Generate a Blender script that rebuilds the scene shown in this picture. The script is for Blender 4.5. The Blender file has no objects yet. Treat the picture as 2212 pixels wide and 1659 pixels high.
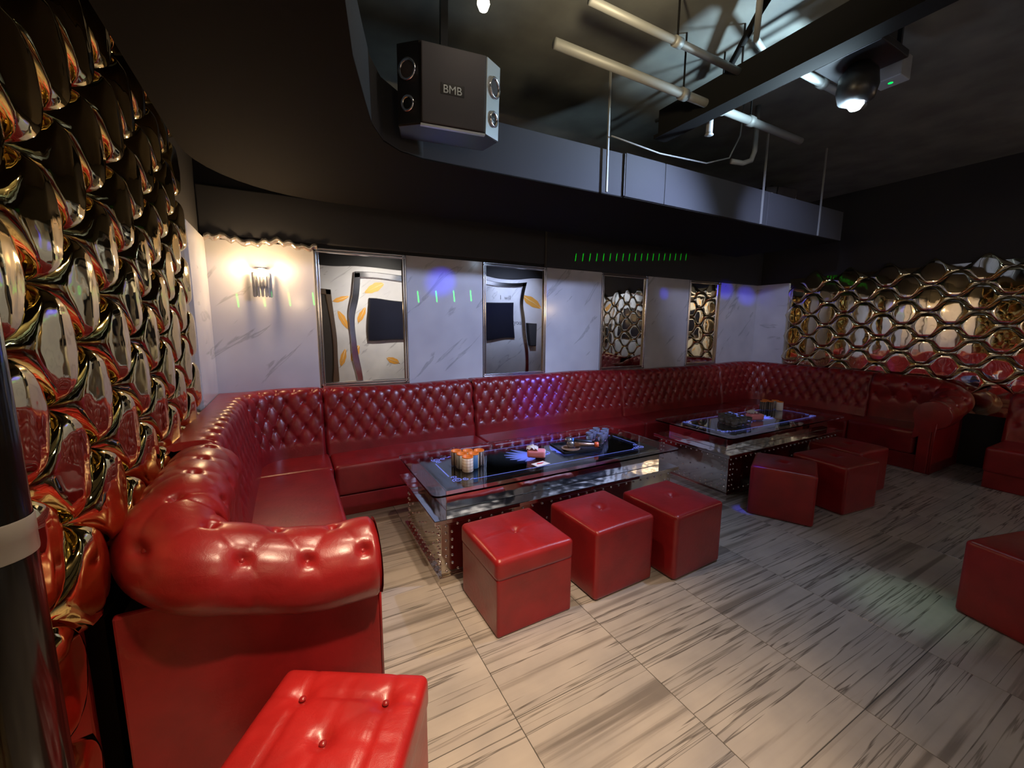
import bpy, bmesh, math, random
import numpy as np
from mathutils import Vector, Matrix
random.seed(7); np.random.seed(7)
C = bpy.context.scene.collection
S = bpy.context.scene
PI = math.pi
XL, XR, YB, YF, ZC = -0.57, 6.75, 4.1, -0.9, 3.35      # room shell

# ---------------------------------------------------------------- camera
cam_d = bpy.data.cameras.new('camera'); cam = bpy.data.objects.new('camera', cam_d); C.objects.link(cam)
pitch, yaw, roll = math.radians(8.045), math.radians(28.433), math.radians(0.334)
F = Vector((math.sin(yaw)*math.cos(pitch), math.cos(yaw)*math.cos(pitch), -math.sin(pitch)))
R = Vector((math.cos(yaw), -math.sin(yaw), 0)); U = R.cross(F)
R2 = R*math.cos(roll)+U*math.sin(roll); U2 = U*math.cos(roll)-R*math.sin(roll)
M = Matrix((R2, U2, -F)).transposed().to_4x4(); M.translation = Vector((0, 0, 1.55))
cam.matrix_world = M
cam_d.sensor_width = 36; cam_d.lens = 884.5/2212*36; cam_d.clip_start = 0.02
S.camera = cam
# ---------------------------------------------------------------- world, exposure
w = bpy.data.worlds.new('world'); S.world = w; w.use_nodes = True
w.node_tree.nodes['Background'].inputs[0].default_value = (0.35, 0.4, 0.6, 1)
w.node_tree.nodes['Background'].inputs[1].default_value = 0.0
S.view_settings.view_transform = 'Standard'; S.view_settings.look = 'None'
S.view_settings.exposure = 0.0; S.view_settings.gamma = 1.0
S.view_settings.use_curve_mapping = False
try:
    S.cycles.sample_clamp_indirect = 4.0; S.cycles.max_bounces = 10; S.cycles.glossy_bounces = 6
    S.cycles.transparent_max_bounces = 12; S.cycles.caustics_refractive = False
    S.cycles.blur_glossy = 0.5
except Exception: pass

# ---------------------------------------------------------------- lights of the room, plus added wall fill
def light(name, kind, loc, energy, color, size=0.05, target=None, spot=None, blend=0.5):
    d = bpy.data.lights.new(name, kind); d.energy = energy; d.color = color
    if kind in ('POINT', 'SPOT'): d.shadow_soft_size = size
    if kind == 'SPOT':
        d.spot_size = math.radians(spot); d.spot_blend = blend
    o = bpy.data.objects.new(name, d); o.location = loc; C.objects.link(o)
    if target is not None:
        o.rotation_euler = (Vector(target)-Vector(loc)).to_track_quat('-Z', 'Y').to_euler()
    if kind == 'AREA':
        d.size = size
    return o
WARM = (1.0, 0.72, 0.42); COOL = (0.62, 0.78, 1.0)
WARM_LAMP = (0.81, 1.77, 2.9); COOL_LAMP = (3.10, 1.38, 2.85)
light('warm_ceiling_bulb', 'SPOT', (0.81, 1.77, 2.84), 130, (1.0, .74, .52), 0.04, (0.35, 1.45, 0), 96, 1.0)
light('warm_near_bulb', 'SPOT', (0.60, 0.42, 3.0), 400, (1.0, .74, .50), 0.05, (0.48, 1.08, 0), 64, 1.0)
light('cool_effect_beam', 'SPOT', (2.96, 1.32, 2.785), 430, (.50, .61, 1.0), 0.04, (1.6, 3.8, 1.15), 98, 1.0)
light('cool_effect_beam', 'SPOT', (2.96, 1.32, 2.785), 260, (.52, .60, 1.0), 0.04, (6.1, 4.1, 1.9), 44, 1.0)
light('added_wall_fill', 'SPOT', (2.0, .5, 2.95), 330, (1, .9, .74), .05, (1.7, -.9, 1.9), 92, 1.0)  # added warm fill, no real fixture: brightens the wall reflected in the mirrors
light('added_wall_fill', 'SPOT', (4.7, .6, 2.95), 240, (.62, .72, 1.0), .05, (4.8, -.9, 2.1), 80, 1.0)  # added cool fill for the right half of that reflected wall
light('pale_green_effect', 'SPOT', (3.2, 1.3, 2.9), 60, (.55, 1.0, .75), .02, (3.02, .80, 0), 15, 1.0)
light('cool_effect_beam', 'SPOT', (2.96, 1.32, 2.78), 75, (.55, .70, 1.0), 0.04, (2.1, 1.7, 0), 66, 1.0)
light('cool_effect_upward', 'SPOT', (2.98, 1.38, 2.74), 150, (.62, .85, 1.0), 0.05, (2.35, 1.75, 3.35), 130, 1.0)
light('warm_upward', 'SPOT', (1.0, 1.2, 2.75), 75, (1, .8, .5), 0.05, (1.5, 1.5, 3.35), 120, 1.0)
light('cool_effect_glow', 'POINT', (2.9, 1.45, 2.62), 3, (0.55, 0.75, 1.0), 0.04)
light('sconce_bulb', 'POINT', (-0.17, 3.985, 1.985), 38, (1.0, .66, .34), 0.035)
BLUE = (0.02, 0.02, 1.0)
for i, (t, e, a) in enumerate([((1.37, 4.1, 1.98), 22, 5), ((2.54, 4.1, 1.93), 18, 5), ((2.36, 4.1, 1.78), 22, 6), ((5.92, 4.1, 2.11), 26, 4),
        ((6.46, 4.1, 2.04), 26, 4), ((3.9, 4.1, 1.83), 25, 6), ((4.6, 4.1, 2.0), 8, 3), ((2.45, 3.9, .72), 60, 13), ((3.35, 1.98, 0.0), 14, 4),
        ((2.2, 2.6, .5), 16, 14), ((2.2, 2.14, .5), 16, 9)]):
    light('blue_effect_beam', 'SPOT', (3.05, 1.45, 2.55), e*(24 if i < 7 else 14), BLUE, 0.01, t, a*1.25, 1.0)

def laser(name, loc, target, spot, energy, u0, du, n, vfun, col=(0.05, 1.0, 0.12)):
    """a laser projector: a spot lamp whose own node pattern draws short dashes"""
    o = light(name, 'SPOT', loc, energy, col, 0.0, target, spot, 0.0)
    d = o.data; d.use_nodes = True; nt = d.node_tree; N = nt.nodes; L = nt.links
    em = N['Emission']
    g = N.new('ShaderNodeNewGeometry'); sp = N.new('ShaderNodeSeparateXYZ'); L.new(g.outputs['Incoming'], sp.inputs[0])
    def m(op, a, b=None):
        k = N.new('ShaderNodeMath'); k.operation = op
        for i, v in enumerate((a, b)):
            if v is None: continue
            if isinstance(v, (int, float)): k.inputs[i].default_value = v
            else: L.new(v, k.inputs[i])
        return k.outputs[0]
    u = m('DIVIDE', sp.outputs[0], sp.outputs[1]); v = m('DIVIDE', sp.outputs[2], sp.outputs[1])
    a, b, c, hh, thin = vfun
    vv = m('SUBTRACT', v, m('ADD', m('MULTIPLY', u, b), a))
    un = m('DIVIDE', m('SUBTRACT', m('SUBTRACT', u, m('MULTIPLY', vv, c)), u0), du)
    fr = m('ABSOLUTE', m('SUBTRACT', m('FRACT', un), 0.5))
    on = m('LESS_THAN', fr, thin)
    inb = m('LESS_THAN', m('ABSOLUTE', vv), hh)
    rng = m('MULTIPLY', m('GREATER_THAN', un, 0.0), m('LESS_THAN', un, float(n)))
    st = m('MULTIPLY', m('MULTIPLY', on, inb), rng)
    cm = N.new('ShaderNodeMixRGB'); cm.inputs[1].default_value = (0, 0, 0, 1); cm.inputs[2].default_value = (*col, 1)
    L.new(st, cm.inputs[0]); L.new(cm.outputs[0], em.inputs[0]); em.inputs[1].default_value = 1
    return o
LZ = (3.0, 1.5, 2.6)
def uv_of(P): return ((P[0]-LZ[0])/(P[1]-LZ[1]), (P[2]-LZ[2])/(P[1]-LZ[1]))
a0, b0 = uv_of((-0.36, 4.1, 1.74)), uv_of((1.72, 4.1, 1.86))
sl = (b0[1]-a0[1])/(b0[0]-a0[0])
laser('green_laser_row', LZ, (0.7, 4.1, 1.8), 70, 2600, a0[0]-.045, (b0[0]-a0[0])/11, 12, (a0[1]-sl*a0[0], sl, -.08, .021, .03))
LZ = (3.6, 0.6, 1.4)
a0, b0 = uv_of((3.05, 4.04, 2.36)), uv_of((4.95, 4.04, 2.52))
sl = (b0[1]-a0[1])/(b0[0]-a0[0])
laser('green_laser_row', LZ, (4.0, 4.05, 2.5), 50, 5000, a0[0]-.02, (b0[0]-a0[0])/18, 19, (a0[1]-sl*a0[0], sl, .15, .013, .045))

# ---------------------------------------------------------------- materials
def mat(name, col, rough=0.5, metal=0.0, spec=0.5, coat=0.0, emit=None, estr=0, trans=0, ior=1.45):
    m = bpy.data.materials.new(name); m.use_nodes = True; b = m.node_tree.nodes['Principled BSDF']
    b.inputs['Base Color'].default_value = (*col, 1); b.inputs['Roughness'].default_value = rough
    b.inputs['Metallic'].default_value = metal; b.inputs['Specular IOR Level'].default_value = spec
    b.inputs['Coat Weight'].default_value = coat; b.inputs['Coat Roughness'].default_value = 0.12
    b.inputs['Transmission Weight'].default_value = trans; b.inputs['IOR'].default_value = ior
    if emit: b.inputs['Emission Color'].default_value = (*emit, 1); b.inputs['Emission Strength'].default_value = estr
    return m
class NT:
    def __init__(s, m): s.m = m; s.nt = m.node_tree; s.b = s.nt.nodes['Principled BSDF']
    def n(s, t, **k):
        x = s.nt.nodes.new('ShaderNode'+t)
        for a, v in k.items():
            if a.startswith('i_'): x.inputs[int(a[2:])].default_value = v
            else: setattr(x, a, v)
        return x
    def l(s, a, b): s.nt.links.new(a, b)
    def ramp(s, fac, stops, interp='LINEAR'):
        r = s.n('ValToRGB'); e = r.color_ramp.elements; r.color_ramp.interpolation = interp
        while len(e) < len(stops): e.new(0.5)
        for k, (p, c) in enumerate(stops): e[k].position = p; e[k].color = (*c, 1)
        s.l(fac, r.inputs[0]); return r.outputs[0]
    def bump(s, h, strength, dist=0.01):
        b = s.n('Bump'); b.inputs['Strength'].default_value = strength; b.inputs['Distance'].default_value = dist
        s.l(h, b.inputs['Height']); s.l(b.outputs[0], s.b.inputs['Normal'])
def pos_map(t, scale, rnd=0.0, rot=(0, 0, 0)):
    g = t.n('NewGeometry'); mp = t.n('Mapping'); mp.inputs['Scale'].default_value = scale; mp.inputs['Rotation'].default_value = rot
    if rnd:
        oi = t.n('ObjectInfo'); mul = t.n('Math', operation='MULTIPLY'); mul.inputs[1].default_value = rnd
        t.l(oi.outputs['Random'], mul.inputs[0]); cb = t.n('CombineXYZ')
        t.l(mul.outputs[0], cb.inputs[2]); t.l(mul.outputs[0], cb.inputs[1])
        t.l(cb.outputs[0], mp.inputs['Location'])
    t.l(g.outputs['Position'], mp.inputs[0]); return mp.outputs[0]

def leather(name, col, rough=0.3):
    m = mat(name, col, rough, coat=0.28); m.node_tree.nodes['Principled BSDF'].inputs['Coat Roughness'].default_value=.26; t = NT(m)
    v = pos_map(t, (1, 1, 1))
    n1 = t.n('TexNoise'); n1.inputs['Scale'].default_value = 6; n1.inputs['Detail'].default_value = 3; t.l(v, n1.inputs[0])
    d = tuple(c*0.72 for c in col)
    t.l(t.ramp(n1.outputs[0], [(0.3, d), (0.65, col)]), t.b.inputs['Base Color'])
    n2 = t.n('TexVoronoi'); n2.inputs['Scale'].default_value = 420; t.l(v, n2.inputs[0])
    n3 = t.n('TexNoise'); n3.inputs['Scale'].default_value = 22; n3.inputs['Detail'].default_value = 4; n3.inputs['Distortion'].default_value = 1.2; t.l(v, n3.inputs[0])
    ad = t.n('Math', operation='ADD'); mu = t.n('Math', operation='MULTIPLY'); mu.inputs[1].default_value = 0.12
    t.l(n2.outputs[0], mu.inputs[0]); t.l(mu.outputs[0], ad.inputs[0]); t.l(n3.outputs[0], ad.inputs[1])
    t.bump(ad.outputs[0], 0.22, 0.006); return m
M_red = leather('oxblood_leather', (0.255, 0.010, 0.012), 0.34)
M_red_lit = leather('lit_red_leather', (0.36, 0.012, 0.012), 0.36)  # same leather as the rest, warm lamplight put into its colour
M_under = mat('dark_void', (0.01, 0.004, 0.004), 0.8)

def marble(name, base=(0.62, 0.62, 0.64)):
    m = mat(name, base, 0.16, coat=0.3); t = NT(m)
    v = pos_map(t, (1, 1, 1), 0, (0, 0.75, 0))
    mp = t.n('Mapping'); mp.inputs['Scale'].default_value = (1.2, 1.2, 7); t.l(v, mp.inputs[0])
    n = t.n('TexNoise'); n.inputs['Scale'].default_value = 1.6; n.inputs['Detail'].default_value = 5; n.inputs['Distortion'].default_value = 0.7; t.l(mp.outputs[0], n.inputs[0])
    cl = t.n('TexNoise'); cl.inputs['Scale'].default_value = 2.5; t.l(v, cl.inputs[0])
    a = t.ramp(n.outputs[0], [(0.0, base), (0.62, base), (0.665, tuple(c*.68 for c in base)), (0.70, tuple(c*.95 for c in base)), (1, base)])
    b2 = t.ramp(cl.outputs[0], [(0.3, (0.80, .80, .83)), (0.7, (1, 1, 1))])
    mx = t.n('MixRGB', blend_type='MULTIPLY'); mx.inputs[0].default_value = 1; t.l(a, mx.inputs[1]); t.l(b2, mx.inputs[2])
    t.l(mx.outputs[0], t.b.inputs['Base Color']); return m
M_marble = marble('white_marble')
def floor_mat():
    m = mat('grey_striated_tile', (.3, .27, .25), 0.24); t = NT(m)
    v = pos_map(t, (0.13, 4.6, 1), 9.0)
    n = t.n('TexNoise'); n.inputs['Scale'].default_value = 2.2; n.inputs['Detail'].default_value = 5; n.inputs['Roughness'].default_value = .55; n.inputs['Distortion'].default_value = 0.07; t.l(v, n.inputs[0])
    a = t.ramp(n.outputs[0], [(0.0, (.16, .14, .125)), (0.36, (.20, .175, .155)), (0.43, (.38, .345, .31)), (0.52, (.40, .365, .33)), (0.532, (.11, .095, .083)), (0.55, (.36, .33, .30)), (0.615, (.37, .335, .305)), (0.63, (.18, .16, .14)), (0.65, (.37, .34, .31)), (1, (.34, .31, .28))])
    v2 = pos_map(t, (1.1, 1.4, 1), 3.0)
    n2 = t.n('TexNoise'); n2.inputs['Scale'].default_value = 3; n2.inputs['Detail'].default_value = 4; t.l(v2, n2.inputs[0])
    b = t.ramp(n2.outputs[0], [(0.3, (.78, .78, .8)), (0.7, (1.05, 1.03, 1.0))])
    mx = t.n('MixRGB', blend_type='MULTIPLY'); mx.inputs[0].default_value = 1; t.l(a, mx.inputs[1]); t.l(b, mx.inputs[2])
    t.l(mx.outputs[0], t.b.inputs['Base Color'])
    t.bump(n.outputs[0], 0.12, 0.004); return m
M_floor = floor_mat()
M_grout = mat('dark_grout', (.05, .045, .04), .8)
def wobble(m, scale, strength, dist):
    t = NT(m); v = pos_map(t, (1, 1, 1)); n = t.n('TexNoise'); n.inputs['Scale'].default_value = scale; n.inputs['Detail'].default_value = 1
    t.l(v, n.inputs[0]); t.bump(n.outputs[0], strength, dist); return m
M_mirror = wobble(mat('mirror', (.80, .81, .84), 0.012, 1.0), 1.6, 0.10, 0.03)
M_gold = wobble(mat('gold_mirror_facet', (.74, .56, .22), 0.05, 1.0), 14, 0.3, 0.01)
M_bronze = wobble(mat('bronze_mirror_facet', (.74, .66, .48), 0.03, 1.0), 9, 0.05, 0.01)
M_chrome = wobble(mat('polished_steel', (.72, .72, .74), 0.08, 1.0), 9, 0.25, 0.01)
M_steelgold = wobble(mat('mirror_polished_base', (.62, .58, .52), 0.10, 1.0), 9, 0.25, 0.01)
M_frame = mat('silver_moulding', (.75, .74, .78), 0.16, 1.0)
M_black = mat('black_painted_wall', (.018, .018, .02), 0.75)
def ceil_mat():
    m = mat('black_painted_ceiling', (.05, .055, .05), 0.8); t = NT(m); v = pos_map(t, (1, 1, 1))
    n = t.n('TexNoise'); n.inputs['Scale'].default_value = 3; n.inputs['Detail'].default_value = 5; t.l(v, n.inputs[0])
    t.l(t.ramp(n.outputs[0], [(.35, (.09, .095, .09)), (.7, (.15, .16, .145))]), t.b.inputs['Base Color']); return m
M_ceil = ceil_mat()
M_duct_shade = mat('shaded_duct_underside', (.007, .006, .005), .9, 0, .1)  # shade below the duct put into the colour, darker than its sides
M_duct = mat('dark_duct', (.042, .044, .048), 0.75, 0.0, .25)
M_seam = mat('duct_seam', (.01, .01, .01), .6)
M_pipe = mat('painted_pipe', (.22, .23, .22), 0.5, 0.2)
M_beam = mat('dark_steel_beam', (.008, .008, .008), .9, 0, .1)
M_glass = mat('clear_glass', (.96, .98, 1), 0.02, trans=.86, ior=1.35)
M_tglass = mat('table_glass', (.85, .92, .95), 0.02, trans=1.0, ior=1.25)
M_blackglass = mat('black_glass', (.004, .004, .006), 0.03, spec=.9)
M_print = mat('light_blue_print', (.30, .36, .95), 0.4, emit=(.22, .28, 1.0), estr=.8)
M_blackpl = mat('black_plastic', (.012, .012, .013), .35)
M_grille = mat('speaker_cloth', (.045, .042, .045), .8)
M_silver = mat('silver_plastic', (.55, .60, .62), .3, .6)
M_white = mat('white_card', (.8, .78, .8), .6)
M_pink = mat('pink_card', (.85, .30, .36), .5)
M_redink = mat('red_print', (.6, .02, .03), .5)
M_orange = mat('orange_rim', (.75, .22, .03), .45)
M_orangeP = mat('orange_plastic', (.9, .16, .04), .35)
M_bulbw = mat('warm_bulb', (1, .8, .5), .3, emit=(1, .74, .42), estr=60)
M_bulbw2 = mat('warm_spot_bulb', (1, .8, .6), .3, emit=(1, .82, .62), estr=40)
M_bulbc = mat('cool_lamp', (.8, .9, 1), .3, emit=(.75, .86, 1), estr=60)
M_bulbb = mat('blue_led', (.1, .1, 1), .3, emit=(.02, .02, 1), estr=6)
M_ledr = mat('red_led', (1, .05, .05), .3, emit=(1, .01, .02), estr=2.5)
M_amber = mat('amber_feather', (.62, .30, .05), .4)
M_screen = mat('tv_screen', (.01, .011, .02), .15)
M_tape = mat('grey_tape', (.20, .185, .165), .3)
M_pole = mat('black_gloss_paint', (.006, .005, .004), .14, 0, .35)

# ---------------------------------------------------------------- mesh helpers
class MB:
    def __init__(s): s.v = []; s.f = []; s.sm = []
    def add(s, v, f, smooth=False):
        o = len(s.v); s.v += [tuple(map(float, p)) for p in v]; s.f += [tuple(i+o for i in q) for q in f]; s.sm += [smooth]*len(f); return s
    def box(s, x0, y0, z0, x1, y1, z1):
        v = [(x0,y0,z0),(x1,y0,z0),(x1,y1,z0),(x0,y1,z0),(x0,y0,z1),(x1,y0,z1),(x1,y1,z1),(x0,y1,z1)]
        return s.add(v, [(0,3,2,1),(4,5,6,7),(0,1,5,4),(1,2,6,5),(2,3,7,6),(3,0,4,7)])
    def lathe(s, prof, n=20, c=(0,0,0), axis='z', cap=True):
        v = []
        for r, z in prof:
            for k in range(n):
                a = 2*PI*k/n; p = (r*math.cos(a), r*math.sin(a), z)
                if axis == 'x': p = (p[2], p[0], p[1])
                if axis == 'y': p = (p[0], -p[2], p[1])
                v.append((p[0]+c[0], p[1]+c[1], p[2]+c[2]))
        f = [(i*n+k, i*n+(k+1)%n, (i+1)*n+(k+1)%n, (i+1)*n+k) for i in range(len(prof)-1) for k in range(n)]
        s.add(v, f, True)
        if cap:
            o = len(s.v)-len(v)
            s.f.append(tuple(o+k for k in reversed(range(n)))); s.sm.append(False)
            s.f.append(tuple(o+(len(prof)-1)*n+k for k in range(n))); s.sm.append(False)
        return s
    def tube(s, pts, r, n=10, cap=True):
        P = [Vector(p) for p in pts]; rs = r if isinstance(r, (list, tuple)) else [r]*len(P); v = []
        up = Vector((0, 0, 1)); prev = None
        for i, p in enumerate(P):
            t = (P[min(i+1, len(P)-1)]-P[max(i-1, 0)]).normalized()
            a = t.cross(up) if prev is None else prev-t*prev.dot(t)
            if a.length < 1e-4: a = t.cross(Vector((1, 0, 0)))
            a.normalize(); prev = a; b = t.cross(a)
            for k in range(n):
                w_ = 2*PI*k/n; v.append(p+(a*math.cos(w_)+b*math.sin(w_))*rs[i])
        f = [(i*n+k, i*n+(k+1)%n, (i+1)*n+(k+1)%n, (i+1)*n+k) for i in range(len(P)-1) for k in range(n)]
        if cap: f += [tuple(reversed(range(n))), tuple((len(P)-1)*n+k for k in range(n))]
        return s.add(v, f, True)
    def prism(s, poly, z0, z1):
        n = len(poly); v = [(x, y, z0) for x, y in poly]+[(x, y, z1) for x, y in poly]
        f = [(i, (i+1) % n, n+(i+1) % n, n+i) for i in range(n)]+[tuple(reversed(range(n))), tuple(range(n, 2*n))]
        return s.add(v, f)
    def grid(s, G, smooth=True, flip=False):
        a, b = G.shape[:2]; v = G.reshape(-1, 3)
        f = [(i*b+j, (i+1)*b+j, (i+1)*b+j+1, i*b+j+1) for i in range(a-1) for j in range(b-1)]
        if flip: f = [q[::-1] for q in f]
        return s.add(v, f, smooth)
    def mesh(s, name, m=None):
        me = bpy.data.meshes.new(name); me.from_pydata(s.v, [], s.f)
        if m: me.materials.append(m)
        me.polygons.foreach_set('use_smooth', s.sm); me.update(); return me
def put(name, me, parent=None, loc=(0,0,0), rot=(0,0,0), scale=None):
    o = bpy.data.objects.new(name, me); C.objects.link(o)
    if parent: o.parent = parent
    o.location = loc; o.rotation_euler = rot
    if scale: o.scale = scale
    return o
def part(name, mb, m, parent=None, bevel=0, **k):
    o = put(name, mb.mesh(name, m), parent, **k)
    if bevel:
        b = o.modifiers.new('bevel', 'BEVEL'); b.width = bevel; b.segments = 2; b.limit_method = 'ANGLE'
    return o
def thing(name, label, cat, loc=(0,0,0), rz=0, group=None):
    o = bpy.data.objects.new(name, None); C.objects.link(o); o.location = loc; o.rotation_euler = (0,0,rz)
    return tag(o, label, cat, group)
def tag(o, label, cat, group=None):
    o['label'] = label; o['category'] = cat
    if group: o['group'] = group
    return o
def struct(name, mb, m, **k):
    o = part(name, mb, m, **k); o['kind'] = 'structure'; return o
def copy_tree(o, parent=None):
    c = o.copy(); C.objects.link(c); c.parent = parent
    for ch in list(o.children): copy_tree(ch, c)
    return c
def rbox(w_, d, h, r, n=10, nz=5, top=None, bulge=0.0):
    """rounded box standing on z=0; top(x,y)->dz applied to upward skin"""
    me = MB(); r_ = min(r, w_/2-.001, d/2-.001, h/2-.001)
    def lin(L, k):
        e = [-L/2, -L/2+r_*.12, -L/2+r_*.4, -L/2+r_*.8]
        mid = list(np.linspace(-L/2+r_*1.2, L/2-r_*1.2, k))
        return np.array(e+mid+[-x for x in reversed(e)])
    xs, ys, zs = lin(w_, n), lin(d, n), lin(h, nz)+h/2
    def rnd(P):
        c = np.array([0, 0, h/2]); hs = np.array([w_/2-r_, d/2-r_, h/2-r_])
        q = P-c; inn = np.clip(q, -hs, hs); v = q-inn; L = np.linalg.norm(v, axis=-1, keepdims=True)
        L[L < 1e-9] = 1e-9
        out = np.where(L > 1e-8, inn+v/L*r_, q)+c
        # snap points lying inside flats back on the outer surface
        if bulge:
            fz = 1-((out[..., 2]-h/2)/(h/2))**2
            sx = np.abs(out[..., 0])/(w_/2); sy = np.abs(out[..., 1])/(d/2)
            out[..., 0] += np.sign(out[..., 0])*bulge*fz*(1-np.minimum(sy, 1)**2)*(sx > .98)
            out[..., 1] += np.sign(out[..., 1])*bulge*fz*(1-np.minimum(sx, 1)**2)*(sy > .98)
        if top is not None:
            k = np.clip((out[..., 2]-(h-r_*.9))/(r_*.9), 0, 1); out[..., 2] += k*top(out[..., 0], out[..., 1])
        return out
    X, Y = np.meshgrid(xs, ys, indexing='ij')
    me.grid(rnd(np.stack([X, Y, np.full_like(X, h)], -1)))
    me.grid(rnd(np.stack([X, Y, np.zeros_like(X)], -1)), flip=True)
    X, Z = np.meshgrid(xs, zs, indexing='ij')
    me.grid(rnd(np.stack([X, np.full_like(X, -d/2), Z], -1)))
    me.grid(rnd(np.stack([X, np.full_like(X, d/2), Z], -1)), flip=True)
    Y, Z = np.meshgrid(ys, zs, indexing='ij')
    me.grid(rnd(np.stack([np.full_like(Y, w_/2), Y, Z], -1)))
    me.grid(rnd(np.stack([np.full_like(Y, -w_/2), Y, Z], -1)), flip=True)
    return me
def weld(o):
    m = o.modifiers.new('weld', 'WELD'); m.merge_threshold = 0.0008; return o

# ---------------------------------------------------------------- floor
fl = struct('floor', MB().box(XL-.1, YF-.1, -.06, XR+.1, YB+.1, -.002), M_grout)
TS = 0.6425
xlines = [XL]+[x for x in np.arange(0.06-TS*1, XR, TS) if x > XL+.02]+[XR]
ylines = [YF]+[y for y in np.arange(1.25-TS*4, YB, TS) if y > YF+.05]+[YB]
tcache = {}
for i in range(len(xlines)-1):
    for j in range(len(ylines)-1):
        a, b = xlines[i+1]-xlines[i]-.003, ylines[j+1]-ylines[j]-.003
        key = (round(a, 3), round(b, 3))
        if key not in tcache:
            mb = MB(); e = .0012
            v = [(-a/2,-b/2,-.008),(a/2,-b/2,-.008),(a/2,b/2,-.008),(-a/2,b/2,-.008),(-a/2,-b/2,-e),(a/2,-b/2,-e),(a/2,b/2,-e),(-a/2,b/2,-e),
                 (-a/2+e,-b/2+e,0),(a/2-e,-b/2+e,0),(a/2-e,b/2-e,0),(-a/2+e,b/2-e,0)]
            mb.add(v, [(0,1,5,4),(1,2,6,5),(2,3,7,6),(3,0,4,7),(4,5,9,8),(5,6,10,9),(6,7,11,10),(7,4,8,11),(8,9,10,11)])
            tcache[key] = mb.mesh('tile', M_floor)
        put('tile', tcache[key], fl, ((xlines[i]+xlines[i+1])/2, (ylines[j]+ylines[j+1])/2, 0.0))
# ---------------------------------------------------------------- walls
wb = struct('wall_back', MB().box(XL-.1, YB, 0, XR+.1, YB+.12, ZC), M_black)
wl = struct('wall_left', MB().box(XL-.12, YF-.1, 0, XL, YB+.1, ZC), M_black)
wr = struct('wall_right', MB().box(XR, YF-.1, 0, XR+.12, YB+.1, ZC), M_black)
wf = struct('wall_front', MB().box(XL-.1, YF-.12, 0, XR+.1, YF, ZC), M_black)
ce = struct('ceiling', MB().box(XL-.1, YF-.1, ZC, XR+.1, YB+.1, ZC+.1), M_ceil)
ZM = 2.22
MX = [(0.23, 1.035), (1.845, 2.655), (3.475, 4.265), (5.09, 5.79)]
px = [XL]+[v for m in MX for v in m]+[XR]
for k in range(0, len(px), 2):
    part('marble_panel', MB().box(px[k]+.001, YB-.022, .3, px[k+1]-.001, YB, ZM), M_marble, wb, bevel=.002)
for (x0, x1) in MX:
    part('marble_panel', MB().box(x0+.001, YB-.006, .3, x1-.001, YB, ZM), M_marble, wb)
part('marble_panel', MB().box(XL, 3.42, .3, XL+.03, YB-.022, ZM), M_marble, wl, bevel=.003)
part('marble_panel', MB().box(XR-.03, 3.6, .3, XR, YB-.022, ZM), M_marble, wr, bevel=.003)
# crinkled foil trim along the top of the marble
def foil(x0, x1):
    mb = MB(); n = 60; G = np.zeros((n, 5, 3))
    for i in range(n):
        x = x0+(x1-x0)*i/(n-1); z = ZM+.012*math.sin(i*.9)+random.uniform(-.006, .006)+.015*math.sin(i*.21)
        for j, (dy, dz) in enumerate([(0.0, -.02), (-.02, -.012), (-.032, 0.01), (-.02, .03), (0, .035)]):
            G[i, j] = (x, YB-.024+dy+random.uniform(-.004, .004), z+dz)
    mb.grid(G); return mb
struct('trim_1', foil(XL+.03, 0.26), mat('crinkled_foil', (.7, .65, .58), .2, .8))
# fan-shaped marble wall far behind the camera seen in the mirrors
part('marble_panel', MB().box(XL, YF, 0, 1.1, YF+.02, 2.72), M_marble, wf)
part('marble_panel', MB().box(1.1, YF, 0, 5.3, YF+.02, 2.72), M_marble, wf)
part('marble_panel', MB().box(5.3, YF, 0, XR, YF+.02, 2.72), M_marble, wf)
# upper black box stepping out over the right part of the back wall
struct('soffit_back', MB().box(2.62, YB-.06, ZM, XR, YB, 2.72), M_duct, bevel=.01)
struct('soffit_left', MB().box(XL, YB-.035, ZM+.03, 2.62, YB, 2.62), M_duct, bevel=.01)

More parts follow.
